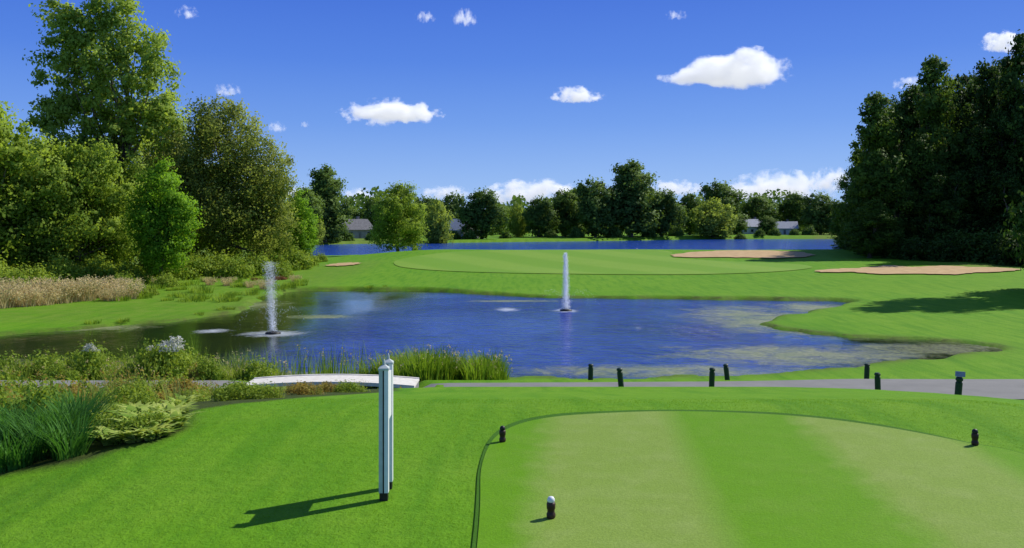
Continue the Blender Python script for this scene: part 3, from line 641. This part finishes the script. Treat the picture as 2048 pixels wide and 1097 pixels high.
# ------------------------------------------------------------ houses
def house(px,Y,W,D,hw,hr,rot,wm,rm,lb,chim=True,dz=0):
    X,Y=bearing(px,Y); e=link(empty('house',(X,Y,gz(X,Y)+dz))); e.rotation_euler=(0,0,rot); tag(e,lb,"house",None)
    w=W/2; d=D/2
    V=[(-w,-d,-1),(w,-d,-1),(w,d,-1),(-w,d,-1),(-w,-d,hw),(w,-d,hw),(w,d,hw),(-w,d,hw),(-w,0,hw+hr),(w,0,hw+hr)]
    link(mesh('wall',V,[(0,1,5,4),(2,3,7,6),(1,2,6,9,5),(3,0,4,8,7)],wm),e)
    o=0.6; V=[(-w-o,-d-o,hw-0.25),(w+o,-d-o,hw-0.25),(w+o,0,hw+hr+0.12),(-w-o,0,hw+hr+0.12),(w+o,d+o,hw-0.25),(-w-o,d+o,hw-0.25)]
    V+= [(a,b,c-0.2) for a,b,c in V]
    roof=link(mesh('roof',V,[(0,1,2,3),(3,2,4,5),(7,6,9,8),(8,9,11,10),(0,6,7,1),(5,4,10,11),(1,7,8,2),(2,8,10,4),(3,9,6,0),(5,11,9,3)],rm),e)
    if chim:
        V,Fc=[],[]; box(V,Fc,w*0.4,w*0.4+0.9,0.6,1.5,hw+hr*0.4,hw+hr+1.1); link(mesh('chimney',V,Fc,M_roofd),roof)
    nx=max(2,int(W/3.2))
    for i in range(nx):
        cx=-w+W*(i+0.5)/nx
        if i==nx//2:
            V,Fc=[],[]; box(V,Fc,cx-0.5,cx+0.5,-d-0.05,-d-0.003,0.1,2.1); link(mesh('door',V,Fc,M_roofd),e)
        else:
            V,Fc=[],[]; box(V,Fc,cx-0.65,cx+0.65,-d-0.05,-d-0.003,1.0,2.2); link(mesh('window',V,Fc,M_glass),e)
    for cy in (-d*0.45,d*0.45):
        V,Fc=[],[]; box(V,Fc,w+0.003,w+0.05,cy-0.6,cy+0.6,1.0,2.2); link(mesh('window',V,Fc,M_glass),e)
house(706,300,11,9,3.3,3.4,0.75,M_wallg,M_roofd,"grey gabled house among lakeside trees")
house(918,300,11,9,3.2,3.6,-0.6,M_wallg,M_roofl,"house with a pale gabled roof behind trees")
house(1500,395,14,9,3.6,3.2,0.3,M_wallw,M_roofl,"white house with a pale roof beyond the lake")
house(1560,385,14,10,3.0,2.8,-0.25,M_wallw,M_roofl,"low white house with a wide pale roof")

# ------------------------------------------------------------ clouds (volumes with added self-glow)
import bmesh
def cloudmat(nm,size,soft,thr,nscale,wedge=False,dens=9.0,amp=2.6,glow=0.44):
    t=NT(nm); co=t.coord(); sx=t.n('ShaderNodeSeparateXYZ'); t.l(co,sx.inputs[0])
    oi=t.n('ShaderNodeObjectInfo').outputs['Random']
    ofs=t.n('ShaderNodeVectorMath',operation='ADD'); cb=t.n('ShaderNodeCombineXYZ'); rr=t.math('MULTIPLY',oi,57.0)
    for i in range(3): t.l(rr,cb.inputs[i])
    sc=t.n('ShaderNodeVectorMath',operation='MULTIPLY'); t.l(co,sc.inputs[0]); sc.inputs[1].default_value=(2.0,1.0,0.9)
    t.l(sc.outputs[0],ofs.inputs[0]); t.l(cb.outputs[0],ofs.inputs[1])
    n=t.noise(nscale,6,0.62,vec=ofs.outputs[0])
    z=sx.outputs[2]; zz=z
    if wedge:
        k=t.mapr(sx.outputs[0],-1,0.6,0.35,1.0); zz=t.math('DIVIDE',t.math('ADD',z,0.35),k); zz=t.math('SUBTRACT',zz,0.35)
    zneg=t.math('MULTIPLY',t.math('MINIMUM',zz,0.0),1.7); zpos=t.math('MAXIMUM',zz,0.0); z2=t.math('ADD',zpos,zneg)
    r2=t.math('ADD',t.math('ADD',t.math('POWER',t.math('ABSOLUTE',sx.outputs[0]),2.0),t.math('POWER',t.math('ABSOLUTE',sx.outputs[1]),2.0)),t.math('POWER',t.math('ABSOLUTE',z2),2.0))
    env=t.math('SUBTRACT',1.0,r2)
    v=t.math('ADD',t.math('MULTIPLY',env,0.6),t.math('MULTIPLY',t.math('SUBTRACT',n,0.5),amp))
    d=t.math('MULTIPLY',t.mapr(v,thr,thr+soft),dens/size)
    vs=t.n('ShaderNodeVolumeScatter'); vs.inputs['Color'].default_value=(1,1,1,1); vs.inputs['Anisotropy'].default_value=0.1; t.l(d,vs.inputs['Density'])
    em=t.n('ShaderNodeEmission'); em.inputs['Color'].default_value=(0.90,0.94,1,1); t.l(t.math('MULTIPLY',d,glow),em.inputs['Strength'])  # emission stands in for light scattered many times inside the cloud
    ad=t.n('ShaderNodeAddShader'); t.l(vs.outputs[0],ad.inputs[0]); t.l(em.outputs[0],ad.inputs[1]); t.l(ad.outputs[0],t.out.inputs['Volume'])
    return t.m
MC_big=cloudmat('cumulus vapour',80,0.45,0.14,1.5,True,10,2.3,0.47)
MC_mid=cloudmat('small cumulus vapour',60,0.6,0.26,1.5,False,8,2.8,0.48)
MC_wisp=cloudmat('wispy vapour',45,1.0,0.34,1.4,False,4,3.2,0.48)
MC_far=cloudmat('distant cumulus vapour',150,0.8,0.24,1.8,False,5,3.0,0.44)
bm=bmesh.new(); bmesh.ops.create_icosphere(bm,subdivisions=3,radius=1.0)
base_me={}
for nm,m in (('b',MC_big),('m',MC_mid),('w',MC_wisp),('f',MC_far)):
    me=bpy.data.meshes.new('cloud'); bm.to_mesh(me); me.materials.append(m); base_me[nm]=me
bm.free()
def cloud(px,py,wpx,hpx,D,kind,lb):
    o=link(bpy.data.objects.new('cloud',base_me[kind])); X,Y=bearing(px,D); o.location=(X,Y,CAMZ+(455-py)/F*D)
    sx_=wpx/F*D/2*1.12; sz_=hpx/F*D/2*1.25; o.scale=(sx_,max(sz_*1.2,sx_*0.5),sz_); tag(o,lb,"cloud","fair weather clouds"); return o
cloud(1450,145,255,94,1500,'b',"largest puffy white cumulus cloud")
cloud(780,230,200,58,1700,'m',"small puffy white cumulus cloud")
cloud(1152,194,112,38,1900,'m',"small flat white cumulus cloud")
for px,py,w_,h_ in [(373,28,46,30),(850,37,44,26),(928,40,54,38),(1352,32,44,20),(455,183,60,28),(552,257,38,26),(610,251,18,16),(1815,170,60,30)]:
    cloud(px,py,w_,h_,1800,'w',"tiny wisp of white cloud")
cloud(2010,88,100,46,1800,'m',"small white cloud beside the dark trees")
for px,py,w_,h_ in [(718,400,90,44),(890,390,110,34),(1070,390,200,56),(1350,380,130,36),(1560,384,210,76),(1660,366,80,56),(1480,390,150,46),(590,392,100,36),(1220,394,150,36),(990,398,110,36)]:
    cloud(px,py,w_,h_,4200,'f',"white cumulus cloud low above the treeline")

# ------------------------------------------------------------ world, sun, camera
el=math.radians(43); az=math.radians(58)
w=bpy.data.worlds.new("World"); bpy.context.scene.world=w; w.use_nodes=True; nt=w.node_tree; nt.nodes.clear()
def N(ty): return nt.nodes.new(ty)
sky=N('ShaderNodeTexSky'); sky.sky_type='NISHITA'; sky.sun_disc=False; sky.sun_elevation=el; sky.sun_rotation=az; sky.air_density=1.0; sky.dust_density=0.1; sky.ozone_density=2.5
tc=N('ShaderNodeTexCoord'); sp_=N('ShaderNodeSeparateXYZ'); nt.links.new(tc.outputs['Generated'],sp_.inputs[0])
cr=N('ShaderNodeValToRGB'); nt.links.new(sp_.outputs[2],cr.inputs[0])
k=cr.color_ramp; k.elements[0].position=0.0; k.elements[0].color=(0.33,0.54,0.93,1); k.elements[1].position=0.5; k.elements[1].color=(0.025,0.10,0.55,1)
for pos,c in [(0.05,(0.25,0.45,0.90)),(0.12,(0.135,0.31,0.84)),(0.19,(0.070,0.21,0.78)),(0.27,(0.040,0.145,0.70))]:
    q=k.elements.new(pos); q.color=c+(1,)
sc=N('ShaderNodeVectorMath'); sc.operation='SCALE'; sc.inputs['Scale'].default_value=1/0.12; nt.links.new(cr.outputs[0],sc.inputs[0])
mr=N('ShaderNodeMapRange'); nt.links.new(sp_.outputs[2],mr.inputs[0]); mr.inputs[1].default_value=0.3; mr.inputs[2].default_value=0.75; mr.inputs[3].default_value=0.88; mr.inputs[4].default_value=0.15
mx=N('ShaderNodeMix'); mx.data_type='RGBA'; nt.links.new(mr.outputs[0],mx.inputs[0]); nt.links.new(sky.outputs[0],mx.inputs[6]); nt.links.new(sc.outputs[0],mx.inputs[7])
bg=N('ShaderNodeBackground'); bg.inputs['Strength'].default_value=0.12
wo=N('ShaderNodeOutputWorld'); nt.links.new(mx.outputs[2],bg.inputs['Color']); nt.links.new(bg.outputs[0],wo.inputs['Surface'])
L=bpy.data.lights.new('sun','SUN'); L.energy=4.8; L.angle=math.radians(0.5); L.color=(1,0.95,0.84)
lo=link(bpy.data.objects.new('sun',L)); dvec=Vector((math.sin(az)*math.cos(el),math.cos(az)*math.cos(el),math.sin(el))); lo.rotation_euler=dvec.to_track_quat('Z','Y').to_euler(); lo.location=(30,20,40)
cam=bpy.data.cameras.new('camera'); cam.lens=F/2048*36; cam.sensor_width=36; cam.shift_y=-93.5/2048; cam.clip_start=0.1; cam.clip_end=20000
co_=link(bpy.data.objects.new('camera',cam)); co_.location=(0,0,CAMZ); co_.rotation_euler=(math.radians(90),0,0)
bpy.context.scene.camera=co_
bpy.context.scene.view_settings.view_transform='Standard'; bpy.context.scene.view_settings.look='None'
